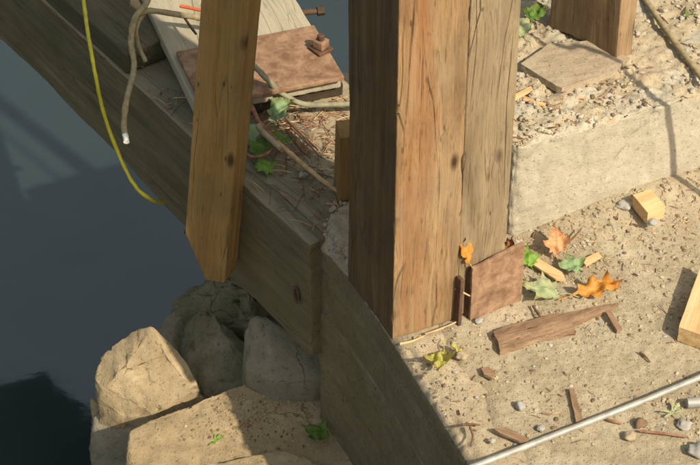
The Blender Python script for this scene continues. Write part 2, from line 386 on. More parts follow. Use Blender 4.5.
# ================================================================== SETTING
WZ = -1.26
def water():
    m, nt, b = mat('river_water'); g = G(nt)
    v = g.coord(scale=(1, 1.4, 1))
    silt = g.noise(v, .9, 3, .5, .4)
    g.l(g.ramp(silt, [(.3, (.014, .026, .028)), (.7, (.023, .037, .038))]), b.inputs['Base Color'])
    b.inputs['Roughness'].default_value = .08; b.inputs['IOR'].default_value = 1.95
    b.inputs['Specular IOR Level'].default_value = .5
    h = g.math('ADD', g.noise(v, 1.6, 2, .5, .8), g.math('ADD', g.math('MULTIPLY', g.noise(v, 9, 2, .5, .3), .06), g.math('MULTIPLY', g.noise(v, 34, 2, .5, .6), .012)))
    g.bump(h, b, .10, .10)
    me = bpy.data.meshes.new('m'); s = 260
    me.from_pydata([(-s, -s, 0), (s, -s, 0), (s, s, 0), (-s, s, 0)], [], [(0, 1, 2, 3)])
    o = link('river_water', me, m, smooth=False); o.location = (0, 0, WZ); o['kind'] = 'structure'
water()

# ---- abutment: one sheet wrapped from the foot of its river face over the worn arris and across the seat
EDGE = [P(500, 100), P(372, 190), P(322, 219), P(317, 236), P(336, 255), P(351, 272), P(403, 352), P(471, 462), P(560, 612), P(700, 850)]
def abutment():
    pts = []
    for i in range(len(EDGE)-1):
        a, b = EDGE[i], EDGE[i+1]; n = max(2, int((b-a).length/.007))
        if i in (0, 7, 8): n = max(2, int((b-a).length/(.05 if i != 7 else .02)))
        if i == 0 or i == 8: n = max(2, int((b-a).length/.05))
        for k in range(n): pts.append(a.lerp(b, k/n))
    pts.append(EDGE[-1])
    for _ in range(3): pts = [pts[0]]+[(pts[i-1]+pts[i]*2+pts[i+1])/4 for i in range(1, len(pts)-1)]+[pts[-1]]
    L = [0]
    for i in range(1, len(pts)): L.append(L[-1]+(pts[i]-pts[i-1]).length)
    nrm = []
    for i in range(len(pts)):
        t = (pts[min(i+1, len(pts)-1)]-pts[max(0, i-1)]).normalized(); nrm.append(Vector((t.y, -t.x, 0))*1.0)
    nrm = [n if n.x < 0 else -n for n in nrm]
    inn = az(14)
    prof = [(0, z) for z in np.linspace(-1.45, -.012, 138)]
    prof += [(.0015, -.007), (.004, -.003), (.009, -.0008)] + [(s, 0) for s in np.linspace(.014, .22, 36)] + [(s, 0) for s in np.linspace(.25, 3.2, 18)]
    rows = []
    GRO = (-.085, -.205, -.37, -.52, -.66)       # joints between the form boards
    for (s, z) in prof:
        row = []
        for i, p in enumerate(pts):
            q = p+inn*s; q = Vector((q.x, q.y, z)); u = L[i]
            er = .013+.014*fbm((u, 0, 0), 14, 2)+.009*n3((u, 1, 0), 60)
            cor = sst(.28, .20, (q-Vector((EDGE[3].x, EDGE[3].y, 0))).length) if z > -.25 else 0
            if s < .03 and z > -.03:                     # worn arris
                k = 1-max(s/.03, -z/.03)
                q += inn*er*k*.7; q.z -= er*k*.7
            if s == 0:
                d = .0018*fbm((u*2, z*9, 3), 3, 1)+.0016*n3((u*1.5, z*60, 3), 1.0)
                zz = z+.004*n3((u, 0, 0), 5)+.03*u*.0
                for j, gz in enumerate(GRO):
                    dd = abs(zz-gz); d -= .005*max(0, 1-dd/.006)
                    if gz-.16 < zz < gz: d += (.0, .0025, -.001, .002, 0)[j]
                q += nrm[i]*(d+cor*.006*fbm(q, 50, 4))
            else:
                q.z += -.004+.004*fbm(q, 40, 8)+cor*(.016+.012*fbm(q, 38, 9)) if s > .008 else 0
            row.append(q)
        rows.append(row)
    me = sheetmesh(rows)
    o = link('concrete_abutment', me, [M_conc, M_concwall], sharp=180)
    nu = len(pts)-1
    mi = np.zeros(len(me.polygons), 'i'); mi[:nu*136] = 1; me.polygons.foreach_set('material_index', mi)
    recenter(o)
    tag(o, 'concrete bridge abutment with board marked greenish river face under the tall timber post', 'abutment')
abutment()

def edge_dist(x, y):            # distance to the right of the river edge (foreground part)
    a, b = EDGE[5], EDGE[7]; d = (b-a).normalized(); n = Vector((-d.y, d.x))
    if n.x < 0: n = -n
    return (x-a.x)*n.x+(y-a.y)*n.y

# ---- concrete block (back wall)
BZ = .25
bl0, bl1 = P(516, 144, BZ), P(667, 101, BZ)
BAZ = math.degrees(math.atan2(bl1.y-bl0.y, bl1.x-bl0.x))
BLK = frame(Vector((bl0.x, bl0.y, 0)), BAZ)
BI = BLK.inverted()
def ground_h(x, y):
    q = BI @ Vector((x, y, 0))
    h = .002+.0055*fbm((x, y, 0), 5, 1, 3)+.0035*fbm((x, y, 0), 26, 5, 3)+.0016*n3((x, y, 0), 90)
    h += .032*sst(-.16, 0, q.y)*sst(-.02, .32, q.x) + .012*sst(-.09, 0, q.y)*sst(-.2, .05, q.x)
    e = edge_dist(x, y)
    h -= .020*(1-sst(.045, .11+.04*n3((x, y, 0), 9), e))
    return h
def ground():
    a, b = EDGE[5], EDGE[7]; d = (b-a).normalized(); ys = np.linspace(-.72, .55, 250)
    rows = []
    for y in ys:
        x0 = a.x+(y-a.y)*d.x/d.y+.045
        rows.append([Vector((x, y, ground_h(x, y))) for x in np.linspace(x0, 1.0, 230)])
    me = sheetmesh(rows); o = link('sandy_ground', me, M_ground, sharp=180); o['kind'] = 'structure'
    me2 = bpy.data.meshes.new('m')
    me2.from_pydata([(1.0, -.72, -.001), (4, -.72, -.001), (4, 4, -.001), (1.0, 4, -.001), (.2, -.72, -.004), (.2, -4, -.004), (4, -4, -.004), (4, -.72, -.004)], [], [(0, 1, 2, 3), (4, 5, 6, 7)])
    o2 = link('ground', me2, M_ground, smooth=False); o2['kind'] = 'structure'
ground()

def block():
    def fr(p): return .016+.014*fbm(p, 12, 3)+.009*n3(p, 45)
    def disp(p, n):
        q = p+n*(.0035*fbm(p, 7, 2)+.0018*fbm(p, 40, 6))
        if n.z > .5:                       # rubbly top: lumps of aggregate and washed out hollows
            k = sst(.62, .15, p.x)*.6+.4
            q.z += k*(.016*fbm(p, 11, 11)+.016*fbm(p, 34, 17, 3)+.006*n3(p, 95, 3))-.010*sst(.07, 0, p.y)
        if n.y < -.5:                      # spalled upper lip and worn foot
            q.y += .022*max(0, fbm(p, 16, 14)+.12)*sst(.15, .25, p.z)+.010*max(0, fbm(p, 26, 31))*sst(.12, .0, p.x)
        if n.y < -.5 or n.x < -.5:
            q += n*(.0035*fbm(p, 75, 21, 3))*(sst(.13, .0, p.x)+sst(.19, .25, p.z))
        return q
    me = gridbox((0, 1.7), (0, .55), (-.05, BZ), (270, 110, 50), .016, fr, disp)
    o = link('concrete_block', me, [M_block, M_conc], M=BLK, sharp=180)
    for f in me.polygons:
        if f.normal.z > .35 and f.center.z > BZ-.03 and fbm(f.center, 16, 40) > -.12+.25*(1-sst(.0, .12, f.center.y)): f.material_index = 1
    tag(o, 'raised pale concrete wall with crumbling top right of the timber post', 'concrete wall')
block()
def top_z(p): return BZ

# ---- bank and rocks
def bank():
    rows = []
    for y in np.linspace(-1.6, 1.2, 60):
        row = []
        for x in np.linspace(-1.1, .7, 60):
            t = sst(-.75, -.1, x-.25*y)
            z = -1.75+.85*t+.05*fbm((x, y, 0), 8, 2)
            row.append(Vector((x, y, z)))
        rows.append(row)
    o = link('river_bank', sheetmesh(rows), M_bank); o['kind'] = 'structure'
bank()
def rock(label, pts, depth, m, seed=0, grow=1.12, bev=.006, amp=.010, strata=0.0, res=.012, cuts=7):
    depth += .55 if depth > .1 else 0; grow += .06
    tops = [P(*p) for p in pts]
    c = sum(tops, Vector())/len(tops)
    bm = bmesh.new()
    for t in tops:
        bm.verts.new(t)
        d = (t-c)*grow; v = c+d; v.z = min(t.z, c.z)-depth; bm.verts.new(v)
    cc = c+Vector((0, 0, .02)); bm.verts.new(cc)
    r_ = bmesh.ops.convex_hull(bm, input=bm.verts)
    bmesh.ops.delete(bm, geom=list({g_ for g_ in r_['geom_interior']+r_['geom_unused'] if isinstance(g_, bmesh.types.BMVert)}), context='VERTS')
    rr = random.Random(seed*7+1); cen = sum((v.co for v in bm.verts), Vector())/len(bm.verts)
    for _c in range(cuts):
        n = Vector((rr.uniform(-1, .8), rr.uniform(-1, .5), rr.uniform(-.1, 1))).normalized()
        sup = max((v.co-cen).dot(n) for v in bm.verts)
        bmesh.ops.bisect_plane(bm, geom=bm.verts[:]+bm.edges[:]+bm.faces[:], plane_co=cen+n*sup*rr.uniform(.88, .97), plane_no=n, clear_outer=True)
        bmesh.ops.holes_fill(bm, edges=[e for e in bm.edges if e.is_boundary], sides=0)
    bmesh.ops.dissolve_limit(bm, angle_limit=R(9), verts=bm.verts, edges=bm.edges)
    bmesh.ops.bevel(bm, geom=list(bm.edges), offset=bev*.8, segments=2, affect='EDGES', profile=.6, clamp_overlap=True)
    bmesh.ops.remove_doubles(bm, verts=bm.verts, dist=.0015)
    bmesh.ops.triangulate(bm, faces=bm.faces)
    for _ in range(6):
        es = [e for e in bm.edges if e.calc_length() > res*1.5]
        if not es or len(bm.verts) > 30000: break
        bmesh.ops.subdivide_edges(bm, edges=es, cuts=1); bmesh.ops.triangulate(bm, faces=[f for f in bm.faces if len(f.verts) > 3])
    bmesh.ops.smooth_vert(bm, verts=bm.verts, factor=.5, use_axis_x=True, use_axis_y=True, use_axis_z=True)
    bm.normal_update()
    for v in bm.verts:
        p = v.co.copy(); n = v.normal.copy()
        k = amp*(1.2*fbm(p, 7, seed)+.6*fbm(p, 24, seed+3)+.25*n3(p, 110, seed)+.35*(round(fbm((p.x, p.y, p.z*2.2), 9, seed+7)*5)/5))
        cr = abs(fbm(p, 9, seed+20)); k -= amp*.7*max(0, 1-cr/.035)
        if strata: k += strata*n3((0, 0, p.z*1.0), 45, seed)
        v.co = p+n*k
    bm.normal_update()
    me = bpy.data.meshes.new('m'); bm.to_mesh(me); bm.free()
    o = link('rock', me, m, sharp=60); recenter(o); tag(o, label, 'rock', 'rocks piled at the foot of the abutment'); return o
rock('tan sunlit boulder standing at the edge of the water', [(134, 321, -.50), (162, 329, -.50), (188, 350, -.53), (202, 386, -.60), (154, 414, -.68), (122, 416, -.70), (96, 388, -.64), (94, 360, -.60), (108, 332, -.53)], .35, M_rock, 1, grow=1.05, cuts=6)
rock('small pale stone wedged left of the sunlit boulder at the waterline', [(88, 385, -.68), (96, 381, -.68), (103, 390, -.69), (101, 402, -.71), (91, 400, -.71)], .2, M_rock, 2, bev=.006, amp=.004)
rock('grey shaded rock in the gap below the sunlit boulder', [(91, 412, -.74), (120, 408, -.73), (158, 402, -.70), (215, 392, -.66), (250, 385, -.64), (240, 415, -.72), (160, 440, -.76), (140, 480, -.80), (100, 480, -.82), (90, 440, -.78)], .25, M_rockb, 3)
rock('large flat tan slab with pebbles on it, lowest and nearest of the rocks', [(128, 430, -.57), (165, 414, -.56), (213, 398, -.55), (252, 382, -.53), (300, 374, -.52), (345, 400, -.52), (420, 520, -.55), (300, 560, -.58), (140, 560, -.60), (126, 470, -.59)], .16, M_rock, 4, grow=.98, amp=.008, strata=.002, cuts=0)
SLAB = bpy.data.objects['rock.003']
rock('thin tan slab lying across the bottom edge of the large flat slab', [(200, 465, -.525), (283, 449, -.52), (318, 462, -.52), (360, 540, -.53), (200, 570, -.54)], .05, M_rock, 5, bev=.006, amp=.006, cuts=0)
rock('smooth grey rock tucked under the end of the timber beam', [(240, 345, -.46), (252, 316, -.40), (280, 310, -.38), (322, 350, -.42), (328, 380, -.46), (275, 382, -.48), (246, 370, -.48)], .22, M_rockb, 6, bev=.01, amp=.007, cuts=2)
rock('mossy dark rock behind the foot of the orange brace', [(170, 290, -.58), (182, 262, -.52), (215, 252, -.48), (250, 262, -.46), (290, 310, -.48), (262, 330, -.56), (205, 328, -.62), (174, 318, -.64)], .4, M_rockg, 7, amp=.016, cuts=9)
rock('tall mossy rock leaning between boulder and grey rock', [(180, 322, -.60), (200, 308, -.54), (234, 316, -.52), (262, 345, -.54), (264, 388, -.60), (238, 404, -.66), (204, 412, -.68), (186, 372, -.64)], .3, M_rockg, 8, amp=.014, cuts=7)
rock('bluish shaded stone between the boulder and the mossy rocks', [(154, 325, -.66), (170, 304, -.62), (192, 314, -.62), (196, 360, -.70), (163, 364, -.70)], .25, M_rockb, 9, amp=.008, cuts=3)
rock('dark wet stone filling the gap deep under the beam', [(235, 270, -.66), (275, 270, -.64), (330, 330, -.62), (330, 370, -.64), (270, 350, -.66)], .3, M_rockg, 12, amp=.01, cuts=3)
rock('low mossy stone under the tip of the green sprig', [(165, 360, -.72), (195, 350, -.70), (212, 385, -.71), (200, 402, -.73), (178, 395, -.74)], .2, M_rockg, 10, amp=.008, cuts=2)

# ---- timber beam
bt_r, bt_l = P(313, 248, 0), P(98, 51, 0)
bd = (bt_l-bt_r); BMAZ = math.degrees(math.atan2(bd.y, bd.x))      # local X runs up-river
_fw = BMW = None
def beam():
    global BMW
    M = frame(bt_r+bd.normalized()*.013, BMAZ)
    Lb = 2.2; BMW = -(M.inverted() @ P(341, 88, 0)).y; print('BEAMW', BMW)
    def fr(p): return .006+.004*n3(p, 14)+.003*n3(p, 60)
    def disp(p, n):
        k = 1 - .16*sst(0, 1.1, p.x)*(1 if p.z < -.1 else 0)
        q = p.copy()
        q += n*(.003*n3((p.x*2, p.y*25, p.z*25), 1, 3)+.002*n3((p.x*6, p.y*80, p.z*80), 1, 5)+.004*n3(p, 5, 2))
        if p.z < -.02: q.z = q.z*k
        return q
    # local Y: +Y is toward the river when X points up-river, so body spans to -Y
    root = thing('timber_beam', 'long mossy timber beam running from the abutment out over the water', 'beam', M)
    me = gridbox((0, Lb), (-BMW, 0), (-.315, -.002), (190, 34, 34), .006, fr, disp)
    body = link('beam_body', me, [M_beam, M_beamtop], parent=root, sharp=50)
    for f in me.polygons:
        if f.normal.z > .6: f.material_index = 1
    # bolt hole: a dark recessed ring in the river face
    for (hx, hz) in ((.046, -.168),):
        verts, faces = [], []; n = 20
        for j, (r_, y_) in enumerate(((.019, .0045), (.013, .004), (.011, -.014))):
            for k in range(n):
                a = 2*math.pi*k/n; verts.append((hx+.6*r_*math.cos(a), y_, hz+1.3*r_*math.sin(a)))
        for j in range(2):
            for k in range(n): faces.append((j*n+k, j*n+(k+1) % n, (j+1)*n+(k+1) % n, (j+1)*n+k))
        faces.append(tuple(range(2*n, 3*n)))
        me = bpy.data.meshes.new('m'); me.from_pydata(verts, [], faces)
        link('bolt_hole', me, M_rustd, parent=root)
    return M
BMM = beam()
def timber(name, label, cat, M, X, Y, Z, m, n=(60, 12, 12), r=.004, amp=.0015, axis=0, seed=0, sharp=50, parent=None, warp=0):
    def disp(p, nn):
        s = [60, 60, 60]; s[axis] = 5
        q = p+nn*amp*(n3((p.x*s[0], p.y*s[1], p.z*s[2]), 1, seed)+.6*n3(p, 9, seed))
        if warp: q.z += warp*n3((p[axis], 0, 0), 4, seed)
        return q
    me = gridbox(X, Y, Z, n, r, lambda p: r*(1+.6*n3(p, 30, seed)), disp)
    o = link(name, me, m, M=M if parent is None else None, sharp=sharp)
    if parent: o.parent = parent
    else: tag(o, label, cat)
    return o
# blocking on the far part of the beam
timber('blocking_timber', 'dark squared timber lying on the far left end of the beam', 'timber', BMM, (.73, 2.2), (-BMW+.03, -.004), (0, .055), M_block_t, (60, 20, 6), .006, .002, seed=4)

# ---- bearing stack on the beam
SLZ = .072
sl_a, sl_b = P(151, 15, SLZ), P(190, 96, SLZ)
sdv = (sl_b-sl_a); SAZ = math.degrees(math.atan2(sdv.y, sdv.x))   # local X towards the near end
sl_r = P(344, 80, SLZ)
SM0 = frame(Vector((sl_a.x, sl_a.y, 0)), SAZ); SI = SM0.inverted()
rr_ = SI @ Vector((sl_r.x, sl_r.y, 0))
SX1, SY1 = rr_.x, rr_.y     # near end and right side in local coordinates
def bearing():
    timber('bearing_slab', 'pale weathered slab of wood carrying the rusty plate', 'slab', SM0, (-.9, SX1-.02), (0, SY1), (SLZ-.034, SLZ-.002), M_cream, (90, 40, 5), .004, .0015, seed=2)
    timber('packing_timber', 'dark packing timber hidden under the pale slab', 'timber', SM0, (-.9, SX1-.035), (.10, SY1+.010), (.001, SLZ-.036), M_dark, (30, 10, 4), .004, .0015, seed=5)
    root = thing('bearing_plate', 'flat rusty steel plate with a square nut on the pale slab', 'steel plate', frame(Vector((sl_r.x, sl_r.y, SLZ)), SAZ))
    Lx = .21
    me = gridbox((-Lx, .002), (-(SY1-.012), 0), (0, .011), (40, 60, 2), .0015, None, lambda p, n: p+Vector((0, 0, .0012*n3(p, 8))))
    link('plate', me, M_rust, parent=root)
    # square washer, nut, bolt
    c = root.matrix_world.inverted() @ P(321, 50, SLZ+.011)
    me = gridbox((-.021, .021), (-.021, .021), (0, .007), (4, 4, 2), .002)
    wsh = link('washer', me, M_rustd, parent=root); wsh.location = (c.x, c.y, .011); wsh.rotation_euler = (0, 0, R(20))
    me = gridbox((-.014, .014), (-.014, .014), (0, .020), (4, 4, 2), .003)
    nut = link('nut', me, M_rust, parent=root); nut.location = (c.x, c.y, .0185); nut.rotation_euler = (0, 0, R(35))
    me = tubemesh([Vector((0, 0, z)) for z in (.018, .024, .032, .034)], lambda t: .008 if t < .9 else .006, 14)
    bolt = link('bolt', me, M_rustd, parent=nut)
bearing()
bp = P(313, 12, SLZ+.008)
o = link('iron_bolt', tubemesh(catmull([P(300, 13, SLZ-.014), P(309, 12, SLZ-.014), P(318, 11, SLZ-.014)], 4), .007, 12), M_rustd)
tag(recenter(o), 'short black iron bolt sticking out of the far side of the pale slab', 'bolt')
hd = link('bolt_head', tubemesh([P(317, 11.2, SLZ-.014), P(324, 10.2, SLZ-.014)], .0115, 6), M_dark)
hd.parent = o; hd.matrix_parent_inverse = Matrix.Translation(-o.location)

# ---- main post
pf = P(392.5, 342, 0)
PAZ = 26
PM = frame(pf, PAZ)
def post():
    root = thing('timber_post', 'tall squared timber post with cracked orange brown and grey sunlit face', 'post', PM)
    W, D, H = .244, .195, 2.6
    # depth cracks: x, height of centre, half length, half width, depth
    cracks = []
    def mk(x0, x1, y0, seed, bot):
        def disp(p, n):
            q = p.copy()
            if n.y < -.3:
                d = .0010*n3((p.x*70, 0, p.z*3), 1, seed)+.0007*n3((p.x*210, 0, p.z*7), 1, seed+4)+.0022*n3((p.x*18, 0, p.z*1.4), 1, seed+9)
                for (cx, cz, ln, wd, dp) in cracks:
                    hz = abs(p.z-cz)
                    if hz < ln:
                        x_ = cx+.006*n3((0, 0, p.z), 2.2, cx*90); a = abs(p.x-x_)
                        wq = wd*(1-(hz/ln)**2)**.5+.0006
                        if a < wq*1.6: d -= dp*(1-a/(wq*1.6))*(1-(hz/ln)**2)
                q += n*d
            else:
                q += n*(.002*n3((p.x*30, p.y*60, p.z*3), 1, seed)+.0015*n3((p.x*30, p.y*160, p.z*8), 1, seed))
                if n.x < -.5 and abs(p.y-.07-.004*n3((0, 0, p.z), 4)) < .004: q.x += .007
            if p.z < .05: q.z += bot*max(0, n3((p.x*20, p.y*20, 0), 1, seed+2))+.004
            return q
        def fr(p): return .003+.004*max(0, n3(p, 10, seed))+.0018*n3(p, 45)+.03*max(0, n3((p.x, p.y, p.z*1.6), 16, 5)-.42)
        me = gridbox((x0, x1), (y0, D), (0.0, H), (int((x1-x0)/.0017), 20, 40), .004, fr, disp, extra=np.linspace(.004, 1.1, 190))
        return me
    # finer vertical spacing is only needed low down; one mesh per timber
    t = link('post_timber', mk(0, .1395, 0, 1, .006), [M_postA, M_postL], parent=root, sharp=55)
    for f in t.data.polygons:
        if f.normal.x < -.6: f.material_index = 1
    t = link('post_timber', mk(.141, W, .003, 7, .006), M_postB, parent=root, sharp=55)
    t['label'] = 'grey weathered right half of the post'
post()

# ---- orange wedge behind the post
timber('wood_wedge', 'orange brown wooden wedge standing on the beam just left of the post', 'wedge',
       frame(P(350, 196, 0), 100) @ Matrix.Rotation(R(-9), 4, 'Y'), (-.02, .03), (-.016, .03), (-.004, .20), M_brace, (4, 4, 20), .002, .001, axis=2)

# ---- brace
def brace():
    yv = az(BMAZ+90)     # outward from the river face
    base = Vector(BMM @ Vector((.0, .085, 0)))
    # tip pixel (206,280) on a vertical plane 3 cm off the river face
    n = (BMM.to_3x3() @ Vector((0, 1, 0))).normalized()
    d = _f*FPX+_r*(206-350)+_u*(232.5-280); t = (base-cam_loc).dot(n)/d.dot(n); tip = cam_loc+d*t
    top_dir = Vector((.105, -.03, 1)).normalized()
    # broad face looks toward the camera and a little left
    yd = (-az(-100)); xd = Vector((1, 0, 0))
    X = Vector((math.cos(R(-24)), math.sin(R(-24)), 0)); Z = top_dir; Y = Z.cross(X).normalized(); X = Y.cross(Z).normalized()
    M = Matrix.Translation(tip) @ Matrix((X, Y, Z)).transposed().to_4x4()
    Wd, T, H = .102, .062, 1.5
    me = gridbox((-.058, .044), (0, T), (0, H), (22, 10, 110), .003, None,
                 lambda p, nn: p+nn*(.0009*n3((p.x*70, p.y*70, p.z*4), 1, 2)+.0006*n3(p, 30)))
    for v in me.vertices:           # skewed saw cut at the foot
        k = 1-sst(0, .5, v.co.z)
        foot = max(0, (-.002-v.co.x))*2.0 + max(0, v.co.x)*.25
        v.co.z += foot*k
    for v in me.vertices: pass
    root = thing('brace_timber', 'orange brown timber brace hanging in front of the beam with a slanted cut foot', 'brace', M)
    link('brace_body', me, M_brace, parent=root, sharp=40)
    nl = link('nail', tubemesh([Vector((-.05, .02, .10)), Vector((-.064, .018, .10)), Vector((-.066, .018, .10))], lambda t: .004 if t < .5 else .007, 8), M_rustd, parent=root)
    return M
BRM = brace()

# ---- second plank post on the block
q0 = P(615, 66, BZ-.004); q1 = P(549, 27, BZ)
A2 = math.degrees(math.atan2(q1.y-q0.y, q1.x-q0.x))
def post2():
    L = (q1-q0).length
    root = thing('plank_post', 'upright brown plank standing on the flat piece on the concrete wall', 'post', frame(Vector((q0.x, q0.y, BZ-.002)), A2))
    # local X runs along the broad left face; thickness to local -Y
    me = gridbox((0, L), (-.052, 0), (0, 2.2), (30, 8, 160), .003, None, lambda p, n: p+n*(.0012*n3((p.x*60, p.y*60, p.z*3), 1, 3)+.0012*n3(p, 12)))
    for v in me.vertices:
        if v.co.z < .1: v.co.z += .012*math.sin(math.pi*min(1, max(0, v.co.x/L)))*(1-v.co.z/.1)
    link('plank_body', me, M_post2, parent=root, sharp=50)
post2()

# ================================================================== LOOSE THINGS
def flatpiece(name, label, cat, pts, th, m, seed=0, grain=None, amp=.0015, z=None, sub=.006):
    """a chunk cut to an outline (surveyed points), with real thickness"""
    tops = [P(*p) for p in pts]
    c = sum(tops, Vector())/len(tops)
    a = grain if grain is not None else 0
    M = frame(Vector((c.x, c.y, min(t.z for t in tops)-th)), a); MI = M.inverted()
    loc = [MI @ t for t in tops]
    bm = bmesh.new()
    tv = [bm.verts.new(p) for p in loc]; bv = [bm.verts.new((p.x, p.y, p.z-th)) for p in loc]
    n = len(tv); bm.faces.new(tv); bm.faces.new(bv[::-1])
    for i in range(n): bm.faces.new((tv[i], bv[i], bv[(i+1) % n], tv[(i+1) % n]))
    bmesh.ops.recalc_face_normals(bm, faces=bm.faces)
    bmesh.ops.triangulate(bm, faces=bm.faces)
    for _ in range(6):
        es = [e for e in bm.edges if e.calc_length() > sub*1.5]
        if not es or len(bm.verts) > 9000: break
        bmesh.ops.subdivide_edges(bm, edges=es, cuts=1); bmesh.ops.triangulate(bm, faces=[f for f in bm.faces if len(f.verts) > 3])
    bm.normal_update()
    for v in bm.verts:
        p = v.co.copy(); v.co = p+v.normal*amp*(n3((p.x*15, p.y*90, p.z*90), 1, seed)+.7*n3(p, 60, seed)) + Vector((0, 0, amp*1.2*n3(p, 14, seed)))
    me = bpy.data.meshes.new('m'); bm.to_mesh(me); bm.free()
    o = link(name, me, m, M=M, sharp=35); tag(o, label, cat); return o

flatpiece('flat_slab', 'broken flat slab under the upright plank on top of the concrete wall', 'slab',
          [(521, 64, BZ+.022), (548, 44, BZ+.020), (600, 40, BZ+.018), (628, 58, BZ+.014), (610, 72, BZ+.018), (562, 88, BZ+.022), (557, 86, BZ+.022), (536, 73, BZ+.022)], .016, M_slab, 3, 20, .0012)
flatpiece('wood_block', 'small fresh cut wood block lying at the foot of the concrete wall', 'wood block',
          [(633, 195, .068), (651, 189, .066), (665, 206, .060), (648, 213, .060)], .030, M_fresh, 2, 35, .0006)
flatpiece('wood_block', 'larger fresh cut wood block at the right edge of the ground', 'wood block',
          [(679, 327, .040), (702, 262, .042), (745, 285, .042), (730, 345, .040)], .036, M_fresh, 4, 70, .0008)
flatpiece('bark_plank', 'long rotten brown split of wood lying on the sandy ground', 'wood scrap',
          [(492, 331, .020), (520, 321, .024), (560, 313, .022), (600, 305, .016), (618, 303, .010), (604, 312, .012), (572, 322, .018), (576, 330, .014), (538, 337, .018), (500, 350, .016), (498, 341, .018)], .016, M_bark, 5, 28, .0032)
flatpiece('wood_chip', 'long pale sliver of wood between the crumpled leaves', 'wood chip',
          [(505, 244, .022), (518, 246, .022), (562, 272, .020), (566, 280, .018), (556, 279, .018), (520, 256, .020)], .004, M_chip, 6, -25, .0008)
flatpiece('wood_chip', 'short pale chip right of the sage green leaf', 'wood chip', [(581, 260, .018), (598, 252, .020), (602, 256, .020), (586, 265, .018)], .005, M_chip, 7, 30, .0006)
flatpiece('wood_chip', 'orange splinter on the crumbling wall top beside the post', 'wood chip', [(513, 95, BZ+.008), (531, 86, BZ+.010), (533, 89, BZ+.010), (515, 100, BZ+.006)], .004, M_chip, 8, 30, .0005)
flatpiece('wood_chip', 'second orange splinter just below the first on the wall top', 'wood chip', [(524, 96, BZ+.006), (546, 103, BZ+.006), (545, 106, BZ+.006), (523, 100, BZ+.006)], .003, M_chip, 9, -20, .0005)
flatpiece('bark_chip', 'oval reddish bark chip right of the yellow green leaf', 'bark chip', [(481, 368, .014), (488, 365, .014), (496, 373, .012), (492, 378, .012), (484, 374, .012)], .006, M_bark, 3, 0, .0012, sub=.003)
flatpiece('bark_chip', 'narrow dark bark strip near the bend of the metal rod', 'bark chip', [(569, 388, .012), (574, 388, .012), (578, 402, .012), (583, 420, .011), (576, 421, .011), (572, 404, .012)], .006, M_bark, 4, -70, .0015, sub=.003)
flatpiece('bark_chip', 'long brown bark sliver above the metal rod at bottom', 'bark chip', [(493, 428, .012), (506, 427, .012), (527, 438, .012), (530, 442, .011), (520, 441, .011), (500, 433, .011)], .006, M_bark, 7, -25, .0015, sub=.003)
flatpiece('bark_chip', 'dark broken end of wood right of the rotten split', 'bark chip', [(606, 312, .018), (611, 311, .018), (622, 328, .012), (617, 331, .012)], .007, M_bark, 8, -60, .0012, sub=.003)

# rusty angle bracket beside the post
def bracket():
    a, b = P(470, 321, .004), P(521, 300, .004)
    A = math.degrees(math.atan2(b.y-a.y, b.x-a.x)); L = (b-a).length
    root = thing('angle_bracket', 'rusty steel angle bracket standing against the foot of the post', 'bracket', frame(a, A))
    me = gridbox((0, L), (0, .008), (-.004, .135), (30, 2, 30), .0015, None, lambda p, n: p+Vector((0, .003*n3(p, 10), .010*sst(0, L, p.x)*(p.z/.14)+.002*n3(p, 30))))
    link('front_flange', me, M_rust, parent=root)
    me = gridbox((-.001, .007), (.009, .075), (-.004, .115), (2, 12, 24), .0015, None, lambda p, n: p+Vector((.002*n3(p, 10), 0, .002*n3(p, 30))))
    link('side_flange', me, M_rustd, parent=root)
    me = gridbox((-.028, -.020), (-.002, .014), (-.004, .118), (2, 3, 24), .0015, None, lambda p, n: p+Vector((.002*n3(p, 10), 0, 0)))
    link('rusty_strap', me, M_rustd, parent=root)
bracket()

# ropes, cables, rod
def rope(name, label, cat, pts, r, m, k=10, seg=10, wob=.25, parent=None, squash=1.0):
    path = catmull([P(*p) for p in pts], k)
    o = link(name, tubemesh(path, r, seg, wob, squash=squash), m, sharp=60); recenter(o)
    if parent: pass
    else: tag(o, label, cat)
    return o
rope('yellow_rope', 'thin yellow rope hanging over the left side of the beam', 'rope',
     [(80, -30, .10), (86, 20, .10), (93, 62, .09), (103, 110, -.02), (117, 150, -.10), (133, 183, -.14), (150, 199, -.17), (163, 203, -.22)], .0044, M_yel, 12)
ro = rope('tan_rope', 'tan rope with a white end looping over the beam', 'rope',
     [(155, -25, .15), (147, 2, .15), (135, 18, .14), (131, 42, .10), (134, 68, .07), (127, 98, .06), (124, 122, .02), (125, 134, .01)], .0068, M_rope, 10)
e = rope('rope_end', '', '', [(125, 135, .009), (126, 138, .008), (126.5, 142, .006)], .0066, M_ropew, 4, parent=True)
e.parent = ro; e.matrix_parent_inverse = Matrix.Translation(-ro.location)
rope('tan_rope', 'tan rope running sideways from the loop across the pale slab', 'rope',
     [(138, 14, .135), (150, 11, .135), (168, 13, .13), (188, 16, .122), (205, 19, .118), (222, 22, .115)], .0068, M_rope, 10)
rope('tan_rope', 'short dark tan rope tail hanging beside the loop', 'rope',
     [(146, 10, .13), (137, 26, .12), (138, 44, .08), (146, 62, .05)], .005, M_rope, 10)
if 1: rope('red_cord', 'orange red cord on the pale slab left of the brace', 'cord', [(180, 6, .115), (190, 8, .115), (205, 11, .115)], .004, M_red, 6)
rope('iron_wire', 'dark bent wire under the orange red cord', 'wire', [(184, 17, .112), (190, 26, .112), (196, 34, .112)], .003, M_rustd, 6)
rope('grey_cable', 'grey green cable crossing the rusty plate and the sunlit litter', 'cable',
     [(225, 35, .125), (246, 58, .122), (262, 74, .12), (280, 92, .07), (300, 103, .045), (318, 105, .04), (350, 104, .04), (375, 106, .03)], .0062, M_cable, 10)
